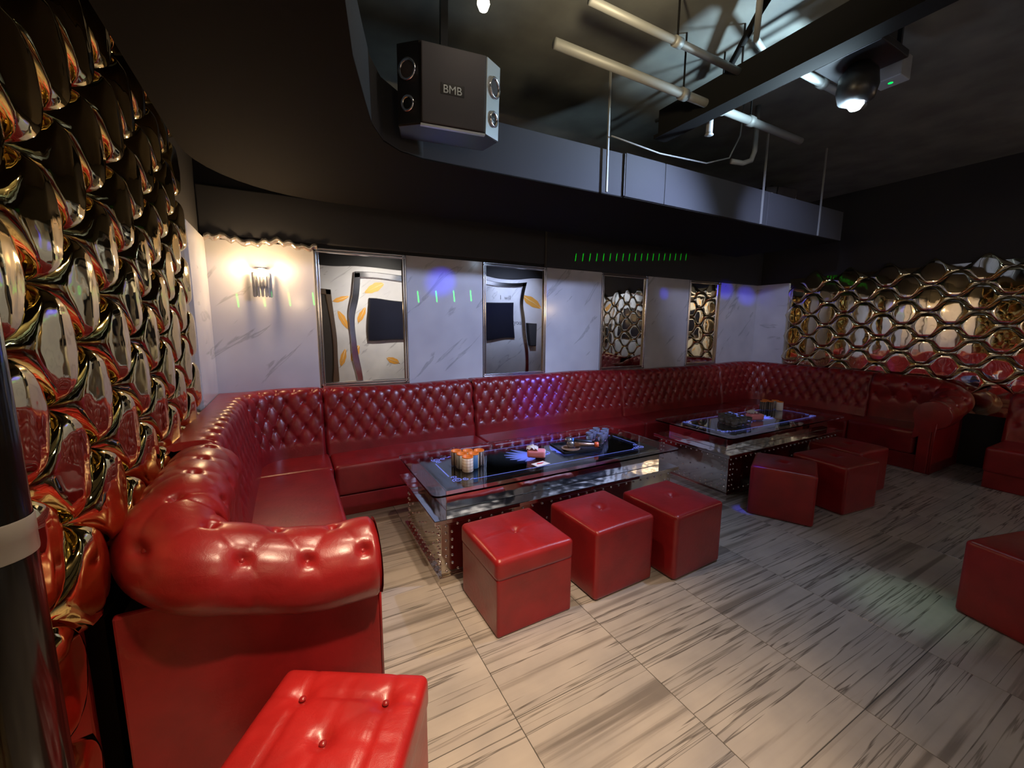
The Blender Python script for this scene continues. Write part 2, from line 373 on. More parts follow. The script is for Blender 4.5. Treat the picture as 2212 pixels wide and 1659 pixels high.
# ---------------------------------------------------------------- mirrored diamond wall panels
HA, HB = 0.21, 0.1575
def cell_mesh(name, m, H, n=15, ridge=.38, ex=5, seed=0):
    rs = np.random.RandomState(seed); nv = 19
    wg = .035 if ridge > .1 else .012
    vs = np.sin(np.linspace(-PI/2, PI/2, nv))*.998; fr = [-1, -.66, -.33, -.04, 0, .5, .93, 1.0]
    G = np.zeros((nv, 19, 3)); k1, k2, k3 = rs.uniform(6, 14, 3); p1, p2 = rs.uniform(0, 6, 2)
    for i, w_ in enumerate(vs):
        r = HA*(1-abs(w_)); l = min(ex*HA*(1-w_*w_), r*.96)
        us = [r, l+(r-l)*.8, l+(r-l)*.55, l+(r-l)*.3, l+(r-l)*.1, l*.96, l*.8, l*.5, l*.15]
        us = [-a for a in us]+[0]+us[::-1]
        env = (1-abs(w_)**(7 if ridge > .1 else 16))
        for j, u in enumerate(us):
            a = abs(u)
            if a <= l: hh = 1-ridge*(a/HA)-wg*(a/max(l, 1e-6))**4
            else: hh = (1-ridge*(l/HA)-wg)*(1-min(1, (a-l)/max(r-l, 1e-6))**1.25)
            G[i, j] = (u, H*env*(hh+wg*.5*math.sin(u*k1*3+p1)*math.cos(w_*k2*.5+p2)*(1 if a < l else 0)), w_*HB)
    if ex > 1:                                   # rhombic pillow with straight steep edges and a faint vertical crease
        q = np.linspace(-1, 1, 17); q = np.sign(q)*np.abs(q)**.6; P, Q = np.meshgrid(q, q, indexing='ij')
        u = (P+Q)/2*HA; v = (P-Q)/2*HB; e = (1-np.abs(P)**ex)*(1-np.abs(Q)**ex)
        tip = 1-.55*(np.abs(u)/HA)**1.6
        G = np.stack([u, H*e*tip*(1-ridge*np.abs(u)/HA+.03*np.sin(u*k1*3+p1)*np.cos(v*k2*3+p2)), v], -1)
    mb = MB(); mb.grid(G); return mb.mesh(name, m)
def panel(nm, label, wallx, sign, y0, z0, ycols, zrows, keep, m, H, ridge, ex):
    t = thing(nm, label, 'wall panel', (wallx, 0, 0))
    meshes = [cell_mesh('diamond_facet', m, H*random.uniform(.85, 1.12), 17, ridge, ex, k) for k in range(6)]
    n = 0
    for i in range(*ycols):
        for j in range(*zrows):
            if (i+j) % 2 == 0: continue
            y, z = y0+HA*i, z0+HB*j
            if not keep(y, z): continue
            o = put('diamond_facet', meshes[random.randrange(6)], t, (sign*.006, y, z), (0, 0, -sign*PI/2)); n += 1
    return t, n
def keep_left(y, z):
    if y > 3.27 or y < -.7 or z < .1: return False
    if y > 1.4 and z < .85: return False
    return z < 2.9
tl, n1 = panel('diamond_mirror_panel', 'gold mirror panel of bulging diamonds on the wall left of the red sofa', XL, 1, 1.465, 1.02, (-10, 12), (-6, 12), keep_left, M_gold, .066, .34, .5)
tr, n2 = panel('diamond_mirror_panel', 'bronze mirror panel of quilted diamonds on the far right wall above the sofa', XR, -1, 3.475, 1.27, (-19, 1), (-5, 7), lambda y, z: .85 < z < 2.3 and y > -.75, M_bronze, .030, .05, .54)
for t, wx, s, y0, y1, z0, z1 in ((tl, XL, 1, YF+.02, 3.42, 0, 2.3), (tr, XR, -1, YF+.02, 3.6, .6, 2.28)):
    part('backing', MB().box(min(s*.001, s*.006), y0, z0, max(s*.001, s*.006), y1, z1), M_bronze, t)

# ---------------------------------------------------------------- wall mirrors
def moulding(mb, x0, z0, x1, z1, y, w_=.035, d=.022):
    for (a, b, c, e) in ((x0, z0, x0+w_, z1), (x1-w_, z0, x1, z1), (x0, z0, x1, z0+w_), (x0, z1-w_, x1, z1)):
        if (c-a) < (e-b):
            for o_, ww, dd in ((0, w_*.42, d), (w_*.42, w_*.2, d*.45), (w_*.62, w_*.38, d*.85)): mb.box(a+o_, y-dd, b, a+o_+ww, y, e)
        else:
            for o_, ww, dd in ((0, w_*.42, d), (w_*.42, w_*.2, d*.45), (w_*.62, w_*.38, d*.85)): mb.box(a, y-dd, b+o_, c, y, b+o_+ww)
mlab = ['tall silver-framed wall mirror nearest the glowing wall lamp', 'silver-framed wall mirror, second from the wall lamp, blue spots on it',
        'silver-framed wall mirror, third from the wall lamp, showing diamond panelling', 'narrow silver-framed wall mirror nearest the far corner']
for (x0, x1), lb in zip(MX, mlab):
    t = thing('wall_mirror', lb, 'mirror', ((x0+x1)/2, YB-.006, .99), group='silver-framed mirrors on the marble wall')
    w2 = (x1-x0)/2-.003
    # slightly buckled acrylic sheet
    n = 24; xs = np.linspace(-w2+.02, w2-.02, n); zs = np.linspace(.02, ZM-.99-.02, n); X, Z = np.meshgrid(xs, zs, indexing='ij')
    ph = x0*3
    Yv = -.006-.0008*np.sin(X*9+ph)*np.cos(Z*5+ph)-.0003*np.sin(Z*9+ph*2)
    part('mirror_sheet', MB().grid(np.stack([X, Yv, Z], -1)), M_mirror, t)
    mb = MB(); moulding(mb, -w2, 0, w2, ZM-.99, 0, .036, .03); part('frame', mb, M_frame, t, bevel=.003)

# ---------------------------------------------------------------- tufted sweep for the sofas
def sweep(path, prof, a, b, t0, rows, amp, dent, ds=.012, nt=64, u0=0.0, endfade=True, rear=None, rmask=None, endround=.02):
    """path: list of (P(2d), N(2d), s); prof(s)-> list of (n,z). returns grid, buttons"""
    Ns = len(path); G = np.zeros((Ns, nt, 3)); T = np.zeros((Ns, nt)); 
    for i, (P, N, s) in enumerate(path):
        pr = np.array(prof(s)); 
        seg = np.linalg.norm(np.diff(pr, axis=0), axis=1); tt = np.concatenate([[0], np.cumsum(seg)])
        # smooth the profile a little by dense cubic resample
        q = np.linspace(0, tt[-1], nt); nn = np.interp(q, tt, pr[:, 0]); zz = np.interp(q, tt, pr[:, 1])
        for _ in range(3):
            nn[1:-1] = (nn[:-2]+2*nn[1:-1]+nn[2:])/4; zz[1:-1] = (zz[:-2]+2*zz[1:-1]+zz[2:])/4
        G[i, :, 0] = P[0]+N[0]*nn; G[i, :, 1] = P[1]+N[1]*nn; G[i, :, 2] = zz; T[i] = q
        if rear is not None:
            rp = rear(P, N); G[i, 0, 0], G[i, 0, 1] = rp
    Sv = np.array([p[2] for p in path]); Sg = np.repeat(Sv[:, None], nt, 1)
    dS = np.gradient(G, axis=0); dT = np.gradient(G, axis=1); nr = np.cross(dT, dS); nr /= np.linalg.norm(nr, axis=-1, keepdims=True)+1e-9
    Un = Sg/a+u0; V = (T-t0)/b
    p = Un-V/2; q = Un+V/2
    puff = (np.abs(np.sin(PI*p))*np.abs(np.sin(PI*q))+1e-6)**.5
    # distance to nearest button
    jr = np.round(V); off = np.where(np.mod(jr, 2) == 1, .5, 0); ur = np.round(Un-off)+off
    inr = (jr >= 0) & (jr < rows)
    d = np.sqrt(((Un-ur)*a)**2+((V-jr)*b)**2)
    wv = np.clip(np.minimum(V+.62, rows-1-V+.7)/.5, 0, 1); wv = wv*wv*(3-2*wv)
    disp = wv*amp*puff+(1-wv)*amp*.75-np.where(inr, dent*np.exp(-(d/.018)**2), 0)
    if rmask is not None: disp = disp*1.0
    e = np.minimum(Sg-Sv[0], Sv[-1]-Sg)
    if endfade: disp = disp-endround*np.exp(-(e/.012)**2)
    zf = np.ones(nt); zf[0] = 0; disp = disp*zf[None]
    # orient outward
    sgn = 1.0
    mid = nt//2; k = Ns//2
    if np.dot(nr[k, mid, :2], path[k][1]) < 0 and prof(path[k][2])[len(prof(path[k][2]))//2][0] >= 0: sgn = 1.0
    G2 = G+nr*disp[..., None]*SG[0]
    bt = []
    for j in range(rows):
        o = .5 if j % 2 else 0
        for i in range(int(math.floor(Sv[0]/a+u0))-1, int(math.ceil(Sv[-1]/a+u0))+2):
            s = (i+o-u0)*a; tv = t0+j*b
            if s < Sv[0]+.03 or s > Sv[-1]-.03: continue
            ii = int(np.argmin(abs(Sv-s))); jj = int(np.argmin(abs(T[ii]-tv)))
            if jj >= nt-2: continue
            bt.append((Vector(G2[ii, jj]), Vector(nr[ii, jj]*SG[0])))
    return G2, bt
SG = [1.0]
btn = MB().lathe([(0.0005, .0075), (.006, .0065), (.0095, .003), (.010, 0), (.008, -.004)], 10)
ME_btn = btn.mesh('button', M_red)
def add_buttons(bt, parent, sc=1.0, mirror=False):
    for P, N in bt:
        if mirror: P = Vector((XL+XR-P.x, P.y, P.z)); N = Vector((-N.x, N.y, N.z))
        o = put('button', ME_btn, parent, P-N*.001*sc, (0, 0, 0), (sc, sc, sc))
        o.rotation_euler = N.to_track_quat('Z', 'Y').to_euler()
def mirG(G):
    G = G.copy(); G[..., 0] = XL+XR-G[..., 0]; return G

# --- arm + near left back: one rolled crest around the corner
ax_end, ay, cr = 0.255, 1.615, 0.155
bx = XL+.178
def arm_path(ds=.009):
    pts = []; s = 0
    L1 = ax_end-(bx+cr)
    n = int(L1/ds)
    for k in range(n): pts.append(((ax_end-L1*k/n, ay), (0, 1), s+L1*k/n))
    s += L1; La = cr*PI/2; n = int(La/ds)*2
    for k in range(n):
        th = PI/2*k/n                                   # centre (bx+cr, ay+cr)
        pts.append(((bx+cr-cr*math.sin(th), ay+cr-cr*math.cos(th)), (math.sin(th), math.cos(th)), s+La*k/n))
    s += La; y1 = 2.36; L2 = y1-(ay+cr); n = int(L2/ds)
    for k in range(n+1): pts.append(((bx, ay+cr+L2*k/n), (1, 0), s+L2*k/n))
    return pts, s+L2
apath, aL = arm_path()
def arm_prof(s):
    f = min(1, max(0, (s-.15)/.75)); f = f*f*(3-2*f)
    zt = .785+f*.205; r = .150-.006*f; zc = zt-r
    e = []
    e += [(.135, .36), (.13, .44), (.125, zc-.14), (.135, zc-.06)]
    for k in range(13):
        th = -0.25+(PI+.95)*k/12
        e.append((r*math.cos(th), zc+r*math.sin(th)))
    e += [(-.05, zc-.135), (-.045, zc-.15)]
    if .68 < s < .92 or True:
        c0 = ax_end-(bx+cr); c1 = c0+cr*PI/2; g = math.sin(PI*min(1, max(0, (s-c0+.08)/(c1-c0+.16))))
        e = [(n_*(1+.18*g) if n_ < 0 else n_, z_) for n_, z_ in e]
    return e[::-1]
G, bt = sweep(apath, arm_prof, .186, .150, .300, 4, .0085, .026, nt=110, u0=.68, endround=0.022)
SOFA = 'red tufted corner banquette sections'
end_labels = ['bright red end section with a big rolled tufted arm, nearest the camera', 'dark red end section with rolled arm at the far right wall']
def end_section(mirror, label):
    t = thing('sofa_section', label, 'sofa', (0, 0, 0), group=SOFA)
    g = mirG(G) if mirror else G
    part('tufted_back', MB().grid(g, flip=mirror), M_red, t)
    add_buttons(bt, t, 1.15, mirror)
    mx = (lambda x: XL+XR-x) if mirror else (lambda x: x)
    def bx_(x0, y0, z0, x1, y1, z1):
        a, b = sorted((mx(x0), mx(x1))); return MB().box(a, y0, z0, b, y1, z1)
    # side panel under the arm (outer face towards the camera), its welt and the front post
    part('side_panel', bx_(XL+.04, 1.572, .0, ax_end, 1.60, .66), M_red, t, bevel=.008)
    part('arm_post', bx_(ax_end-.03, 1.60, 0, ax_end+.004, 1.70, .62), M_red, t, bevel=.008)
    mb = MB(); xx = mx(ax_end+.001)
    mb.tube([(xx, 1.574, 0.0), (xx, 1.574, .40), (xx, 1.570, .56)], .0055, 8); part('welt', mb, M_red, t)
    # scroll shaped end cap of the arm
    pr = np.array(arm_prof(0)); mb = MB(); xe = mx(ax_end)
    v = [(xe+(-.0 if mirror else 0), ay+p[0], p[1]) for p in pr]; c = (xe+(-.012 if mirror else .012), ay, .655)
    vv = v+[c]; n = len(v); mb.add(vv, [((i, (i+1) % n, n) if not mirror else ((i+1) % n, i, n)) for i in range(n)], True); part('arm_cap', mb, M_red, t)
    # seat
    for (y0, y1) in ((1.73, 2.36),):
        a, b = sorted((mx(-.34), mx(.235)))
        o = weld(part('seat_cushion', rbox(b-a, y1-y0, .27, .035, 12, 4, lambda x, y: .012*np.cos(x*5)*np.cos(y*4)), M_red, t, loc=((a+b)/2, (y0+y1)/2, .175)))
    part('plinth', bx_(-.45, 1.60, 0, .215, 2.36, .175), M_red, t, bevel=.006)
    part('core', bx_(XL+.03, 1.70, .0, -.36, 2.36, .60), M_under, t)
    return t
end_section(False, end_labels[0])

# --- wall-hugging back with corner(s)
off = 0.150; rc = 0.34
def wall_path(ds=.011):
    """from left wall (Y 2.36) round the corner, along the back, round the right corner, to right wall Y 2.36"""
    pts = []; xa, xb, yb = XL+off+.03, XR-off-.03, YB-off
    s = 0; y0 = 2.36; L = yb-rc-y0; n = int(L/ds)
    for k in range(n): pts.append(((xa, y0+L*k/n), (1, 0), s+L*k/n))
    s += L; La = rc*PI/2; n = int(La/ds)*2
    for k in range(n):
        th = PI/2*k/n; pts.append(((xa+rc-rc*math.cos(th), yb-rc+rc*math.sin(th)), (math.cos(th), -math.sin(th)), s+La*k/n))
    s += La; L2 = (xb-rc)-(xa+rc); n = int(L2/ds)
    for k in range(n): pts.append(((xa+rc+L2*k/n, yb), (0, -1), s+L2*k/n))
    s += L2; n = int(La/ds)*2
    for k in range(n):
        th = PI/2*k/n; pts.append(((xb-rc+rc*math.sin(th), yb-rc+rc*math.cos(th)), (-math.sin(th), -math.cos(th)), s+La*k/n))
    s += La; n = int(L/ds)
    for k in range(n+1): pts.append(((xb, yb-rc-L*k/n), (-1, 0), s+L*k/n))
    return pts
wpath = wall_path()
def rear_pt(P, N):
    best = 9
    for val, c, nn in ((XL+.034, P[0], -N[0]), (XR-.034, P[0], -N[0])):
        if abs(nn) > 1e-6:
            t = (val-c)/nn
            if t > 0: best = min(best, t)
    nn = -N[1]
    if abs(nn) > 1e-6:
        t = (YB-.026-P[1])/nn
        if t > 0: best = min(best, t)
    return (P[0]-N[0]*best, P[1]-N[1]*best)
def wall_prof(s):
    zt = .985+.012*math.sin(s*1.7)+.006*math.sin(s*4.1)
    e = [(-.13, zt-.005), (-.07, zt+.004), (-.03, zt+.004)]
    for k in range(7):
        th = PI/2-PI/2*.95*k/6; e.append((.0+.055*math.cos(th), zt-.055+.06*math.sin(th)))
    e += [(.085, .74), (.12, .52), (.13, .44), (.14, .38)]
    return e
cuts = []
for tx in (0.23, 1.65, 3.67, 5.65):
    cuts.append(min(range(len(wpath)), key=lambda i: abs(wpath[i][0][0]-tx)+(9 if wpath[i][1][1] > -.99 else 0)))
cuts = [0]+cuts+[len(wpath)-1]
wlab = ['red tufted corner section at the left end of the banquette', 'red tufted section below the mirror nearest the wall lamp', 'red tufted section below the second mirror, blue light on it',
        'dark red tufted section behind the far table', 'dark red tufted corner section at the far right corner']
secs = []
for k in range(5):
    sub = wpath[cuts[k]:cuts[k+1]+1]
    SG[0] = -1.0 if False else SG[0]
    t = thing('sofa_section', wlab[k], 'sofa', (0, 0, 0), group=SOFA); secs.append(t)
    s0 = sub[0][2]
    Gk, bk = sweep(sub, wall_prof, .136, .105, .150, 5, .014, .020, nt=62, u0=.5-s0/.136, rear=rear_pt, endround=.03)
    part('tufted_back', MB().grid(Gk, flip=True), M_red, t)
    add_buttons(bk, t, .62)
# seats and plinths of those sections
def seat(t, x0, y0, x1, y1, z0=.175, h=.255, name='seat_cushion'):
    return weld(part(name, rbox(x1-x0-.004, y1-y0-.004, h, .032, 12, 4, lambda x, y: .010*np.cos(x*2.5)*np.cos(y*3)), M_red, t, loc=((x0+x1)/2, (y0+y1)/2, z0)))
seat(secs[0], -.42, 2.36, .235, 3.41, .175, .262); seat(secs[0], -.42, 3.41, .25, 3.93, .175, .252)
part('plinth', MB().box(-.5, 2.36, 0, .215, 3.41, .175), M_red, secs[0], bevel=.006)
part('plinth', MB().box(-.5, 3.41, 0, .25, 3.95, .175), M_red, secs[0], bevel=.006)
for k, (x0, x1) in enumerate(((.25, 1.65), (1.65, 3.67), (3.67, 5.65))):
    seat(secs[k+1], x0, 3.42, x1, 3.93)
    part('plinth', MB().box(x0, 3.44, 0, x1, 3.95, .170), M_red, secs[k+1], bevel=.006)
seat(secs[4], 5.65, 3.41, 6.55, 3.93); seat(secs[4], 5.93, 2.36, 6.58, 3.41)
part('plinth', MB().box(5.65, 3.44, 0, 6.6, 3.95, .17), M_red, secs[4], bevel=.006)
part('plinth', MB().box(5.95, 2.36, 0, 6.6, 3.44, .17), M_red, secs[4], bevel=.006)
end_section(True, end_labels[1])
# low dark sofa continuing along the right wall beyond the arm
t = thing('sofa', 'dark red low sofa by the right wall at the picture edge', 'sofa', (0, 0, 0))
npth = 90; pth = [((XR-.17, 1.22-1.7*k/npth), (-1, 0), 1.7*k/npth) for k in range(npth+1)]
Gk, bk = sweep(pth, lambda s: [(p[0], p[1]-.10) for p in wall_prof(s)], .15, .105, .165, 4, .012, .02, nt=50, rear=rear_pt)
part('tufted_back', MB().grid(Gk, flip=True), M_red, t); add_buttons(bk, t, .7)
weld(part('seat_cushion', rbox(.65, 1.66, .25, .03, 10, 4), M_red, t, loc=(6.25, .38, .16)))
part('plinth', MB().box(5.95, -.44, 0, 6.6, 1.2, .17), M_red, t, bevel=.006)

# ---------------------------------------------------------------- ottomans
def ottoman(label, x, y, rz, w_=.465, d=.455, h=.42, lid=True, near=False, tufts=((0, 0),), m=M_red, grp='red cube stools'):
    t = thing('ottoman', label, 'stool', (x, y, 0), rz, grp)
    lh = .115
    def top(X, Y):
        z = .014*(1-(X/(w_/2))**2)*(1-(Y/(d/2))**2)
        for (a, b) in tufts:
            r = np.sqrt((X-a)**2+(Y-b)**2)+1e-6; th = np.arctan2(Y-b, X-a)
            z = z-.022*np.exp(-(r/.03)**2)-.006*np.exp(-(r/.09)**1.5)*(1-np.abs(np.cos(2*th))**.3*.6)
            if near or lid: z = z-.004*np.exp(-(np.minimum(np.abs(X-a), np.abs(Y-b))/.008)**2)*(r < .2)
        return z
    lift = .006 if lid else .0
    if not lid:
        weld(part('body', rbox(w_, d, h, .024, 34, 10, top, bulge=-.004), m, t))
        for (a, b) in tufts: put('button', ME_btn, t, (a, b, h-.012), (0, 0, 0), (1.05, 1.05, 1.0))
        return t
    weld(part('lid', rbox(w_+lift, d+lift, lh, .026, 34, 4, top, bulge=.002), m, t, loc=(0, 0, h-lh)))
    weld(part('body', rbox(w_-.006, d-.006, h-lh+.012, .014, 14, 8, bulge=-.010 if lid else -.004), m, t, loc=(0, 0, 0)))
    for (a, b) in tufts:
        o = put('button', ME_btn, t, (a, b, h-.012), (0, 0, 0), (1.05, 1.05, 1.0))
    return t
ottoman('red cube ottoman with lidded top, left of the three before the near table', 1.045, 1.880, 0.02)
ottoman('red cube ottoman, middle of the three in front of the near table', 1.655, 1.875, 0.03, lid=False)
ottoman('red cube ottoman, right one of the three before the near table', 2.205, 1.800, 0.04, lid=False)
ottoman('dark red cube ottoman turned askew before the far table', 3.61, 1.83, math.radians(26), lid=False)
ottoman('dark red cube ottoman just behind the askew one', 4.20, 1.72, math.radians(-6), lid=False)
ottoman('dark red cube ottoman farthest from the camera, by the far table', 4.78, 1.86, math.radians(-5), lid=False)
ottoman('bright red tufted ottoman at the bottom edge, beside the sofa arm', 0.012, 1.105, math.radians(-31), w_=.47, d=.47, near=True, tufts=((0, 0), (.13, .13), (-.13, .13), (.13, -.13), (-.13, -.13)), m=M_red_lit)
ottoman('dark red ottoman cut off by the right picture edge', 3.33, 0.385, math.radians(-14), lid=False)

# ---------------------------------------------------------------- tables
def rrect(x0, y0, x1, y1, r, n=6):
    P = []
    for cx, cy, a0 in ((x1-r, y1-r, 0), (x0+r, y1-r, 90), (x0+r, y0+r, 180), (x1-r, y0+r, 270)):
        for k in range(n+1):
            a = math.radians(a0+90*k/n); P.append((cx+r*math.cos(a), cy+r*math.sin(a)))
    return P
def ribbon(mb, pts, w0, z, th=.0012):
    """flat tapered stroke; pts 2d; w0 width or function"""
    n = len(pts); Lf = []; Rt = []
    for i, p in enumerate(pts):
        a = pts[max(i-1, 0)]; b = pts[min(i+1, n-1)]; dx, dy = b[0]-a[0], b[1]-a[1]; L = math.hypot(dx, dy)+1e-9
        w_ = w0(i/(n-1)) if callable(w0) else w0
        Lf.append((p[0]-dy/L*w_/2, p[1]+dx/L*w_/2)); Rt.append((p[0]+dy/L*w_/2, p[1]-dx/L*w_/2))
    v = [(x, y, z) for x, y in Lf]+[(x, y, z) for x, y in Rt]
    mb.add(v, [(i, n+i, n+i+1, i+1) for i in range(n-1)])
def spiral(cx, cy, r0, r1, a0, turns, n=26):
    return [(cx+(r0+(r1-r0)*k/n)*math.cos(a0+turns*2*PI*k/n), cy+(r0+(r1-r0)*k/n)*math.sin(a0+turns*2*PI*k/n)) for k in range(n+1)]
stud = MB().lathe([(.0085, 0), (.008, .004), (.005, .0068), (.0004, .0078)], 8, cap=False).mesh('stud', M_chrome)
def table(label, x, y, L=2.06, W=.88, rz=0):
    t = thing('cocktail_table', label, 'table', (x, y, 0), rz, 'glass-topped tables with studded steel bases')
    h = .58; X, Y = L/2, W/2
    part('glass_top', MB().prism(rrect(-X, -Y, X, Y, .05), h-.012, h), M_tglass, t, bevel=.002)
    part('black_top_panel', MB().box(-X+.13, -Y+.13, h-.030, X-.13, Y-.13, h-.018), M_blackglass, t)
    part('upper_tray', MB().box(-X+.115, -Y+.115, h-.152, X-.115, Y-.115, h-.031), M_chrome, t, bevel=.003)
    # printed ornament under the glass
    mb = MB(); z = h-.0172; bx0, by0 = X-.20, Y-.19
    for s in (1, -1):
        ribbon(mb, [(-bx0+.13, s*by0), (bx0-.13, s*by0)], .008, z)
        ribbon(mb, [(s*bx0, -by0+.11), (s*bx0, by0-.11)], .008, z)
        for q in (1, -1):
            cx, cy = s*(bx0-.03), q*(by0-.03)
            ribbon(mb, spiral(cx, cy, .008, .034, 0, 1.6*s*q), .009, z)
            ribbon(mb, spiral(cx-s*.055, cy+q*.01, .005, .022, PI, -1.3*s*q), .008, z)
            ribbon(mb, spiral(cx+s*.002, cy-q*.055, .005, .020, PI/2, 1.3*s*q), .007, z)
            ribbon(mb, [(cx-s*.075, cy+q*.03), (cx-s*.095, cy+q*.016), (cx-s*.115, cy+q*.032)], .007, z)
    for s in (1, -1):          # the two fans of the centre emblem
        for k in range(7):
            a = math.radians(12+k*21)
            x1, y1 = s*(.06+.03*math.sin(a)), .02*math.cos(a)
            R_ = .29-.012*k
            pts = [(s*(.07+(R_*math.sin(a*0.86+.25))*f), (R_*.72*math.cos(a*0.86+.25))*f+.03*math.sin(f*PI)*(-.6)) for f in np.linspace(.16, 1, 10)]
            ribbon(mb, pts, lambda f: .008+.036*math.sin(min(1, f*1.05)*PI)**.8, z)
    ribbon(mb, spiral(0, 0, .012, .06, 0, 1.4), .014, z); ribbon(mb, spiral(.0, .0, .06, .02, PI*.8, .6), .010, z)
    part('printed_ornament', mb, M_print, t)
    # lower glass shelf with steel edge
    part('shelf_tray', MB().box(-X+.006, -Y+.006, h-.180, X-.006, Y-.006, h-.152), M_chrome, t, bevel=.003)
    # pedestal and plinth
    PX, PY = X-.055, Y-.045
    part('pedestal', MB().box(-PX, -PY, .055, PX, PY, h-.186), M_steelgold, t, bevel=.002)
    part('plinth', MB().box(-PX-.022, -PY-.02, 0, PX+.022, PY+.02, .055), M_steelgold, t, bevel=.003)
    cnt = 0
    def st(px_, py_, pz, rot):
        put('stud', stud, t, (px_, py_, pz), rot)
    z0, z1 = .08, h-.21
    for s in (1, -1):
        # short ends
        for yy in np.linspace(-PY+.03, PY-.03, 13):
            for zz in (z0, z0+.03, z1): st(s*PX, yy, zz, (0, s*PI/2, 0))
        for zz in np.linspace(z0+.05, z1-.03, 6):
            for yy in (-PY+.03, -PY+.06, PY-.06, PY-.03): st(s*PX, yy, zz, (0, s*PI/2, 0))
        for yy, zz in [(.08*i, (z0+z1)/2+.035*j) for i in (-3, -2, -1, 0, 1, 2, 3) for j in (-1, 0, 1) if (i+j) % 2 == 0]: st(s*PX, yy, zz, (0, s*PI/2, 0))
    for xx in np.linspace(-PX+.03, PX-.03, 26):
        for zz in (z0, z1): st(xx, -PY, zz, (PI/2, 0, 0))
    for zz in np.linspace(z0+.045, z1-.045, 5):
        for xx in (-PX+.03, -PX+.07, PX-.07, PX-.03): st(xx, -PY, zz, (PI/2, 0, 0))
    for i in range(-11, 12):
        st(i*.075, -PY, (z0+z1)/2+(.035 if i % 2 else -.035), (PI/2, 0, 0))
    return t
T1 = (1.695, 2.60); T2 = (4.36, 2.585)
table('glass-topped steel table with printed emblem, nearest the camera', T1[0], T1[1])
table('glass-topped steel table at the far end of the banquette', T2[0], T2[1], L=2.02)
ZT = .5805

# ---------------------------------------------------------------- things on the tables
def cup_mat(name, kind):
    m = mat(name, (.5, .45, .42), .5); t = NT(m)
    tc = t.n('TexCoord'); sp = t.n('SeparateXYZ'); t.l(tc.outputs['Object'], sp.inputs[0])
    at = t.n('Math', operation='ARCTAN2'); t.l(sp.outputs[1], at.inputs[0]); t.l(sp.outputs[0], at.inputs[1])
    def wave(src, f):
        a = t.n('Math', operation='MULTIPLY'); a.inputs[1].default_value = f; t.l(src, a.inputs[0])
        b = t.n('Math', operation='SINE'); t.l(a.outputs[0], b.inputs[0]); return b.outputs[0]
    if kind == 'stripe':
        c = t.ramp(wave(at.outputs[0], 11), [(0, (.02, .01, .01)), (.35, (.03, .012, .012)), (.4, (.75, .72, .7)), (.7, (.7, .66, .62)), (.75, (.12, .06, .05))], 'CONSTANT')
    elif kind == 'plaid':
        a = t.ramp(wave(at.outputs[0], 9), [(0, (.62, .58, .55)), (.5, (.85, .80, .76))], 'CONSTANT')
        b = t.ramp(wave(sp.outputs[2], 300), [(0, (.82, .74, .70)), (.45, (1, 1, 1))], 'CONSTANT')
        mx = t.n('MixRGB', blend_type='MULTIPLY'); mx.inputs[0].default_value = 1; t.l(a, mx.inputs[1]); t.l(b, mx.inputs[2]); c = mx.outputs[0]
    elif kind == 'blue': c = t.ramp(wave(at.outputs[0], 3), [(0, (.04, .13, .32)), (.7, (.06, .18, .42)), (.8, (.5, .4, .2))], 'CONSTANT')
    else: c = t.ramp(wave(at.outputs[0], 5), [(0, (.16, .17, .19)), (.7, (.22, .23, .25)), (.85, (.6, .6, .62))], 'CONSTANT')
    t.l(c, t.b.inputs['Base Color']); return m
MC = {k: cup_mat(k+'_wrap', k) for k in ('stripe', 'plaid', 'blue', 'grey')}
def dice_cup(label, x, y, kind, grp, rz=0, wht=False):
    t = thing('dice_cup', label, 'cup', (x, y, ZT), rz, grp)
    r, h = .037, .100
    part('wall', MB().lathe([(r*.96, 0), (r, .004), (r, h), (r-.002, h)], 28, cap=False), MC[kind] if not wht else M_white, t)
    part('rim', MB().lathe([(r+.0005, h-.004), (r+.001, h), (r-.001, h+.003), (r-.005, h+.001), (r-.006, .006), (0.001, .005)], 28, cap=False), M_orange, t)
    return t
g1 = 'orange-rimmed dice cups on the near table'
cs = (1.005, 2.475); dd = .079
fx, fy = -.07, -1.0
for (u, v, kind, lb) in ((0, 0, 'plaid', 'white plaid dice cup with orange rim, frontmost of six'), (-.5, .9, 'grey', 'grey dice cup with orange rim, left of the middle row'),
        (.5, .9, 'blue', 'blue dice cup with orange rim, middle row right'), (-1, 1.8, 'stripe', 'striped dice cup with orange rim at the back left'),
        (0, 1.8, 'grey', 'orange-rimmed dice cup at the back centre, mostly hidden'), (1, 1.8, 'stripe', 'black and white striped dice cup at the back right')):
    a = math.radians(-22); px_, py_ = u*dd, v*dd*.97
    dice_cup(lb, cs[0]+px_*math.cos(a)-py_*math.sin(a), cs[1]+px_*math.sin(a)+py_*math.cos(a), kind, g1, random.uniform(0, 3))
def tissue(label, x, y, rz, s=1.0):
    t = thing('tissue_pack', label, 'tissue pack', (x, y, ZT), rz)
    part('pack', rbox(.135*s, .085*s, .058*s, .016*s, 8, 4), M_pink, t)
    part('end_label', MB().box(.060*s, -.034*s, .008*s, .0688*s, .034*s, .050*s), M_white, t, bevel=.002)
    mb = MB(); n = 12; Gt = np.zeros((n, n, 3))
    for i in range(n):
        for j in range(n):
            u, v = i/(n-1)-.5, j/(n-1)-.5
            Gt[i, j] = (-.03*s+u*.085*s, v*.08*s, (.058+.036*(1-abs(u)*1.2)*(1-abs(v)*1.0)+.008*math.sin(u*17+v*9))*s)
    mb.grid(Gt); o = part('tissue', mb, M_white, t); m_ = o.modifiers.new('s', 'SOLIDIFY'); m_.thickness = .0015
    return t
tissue('pink and white tissue pack on the emblem of the near table', 1.575, 2.52, math.radians(-35))
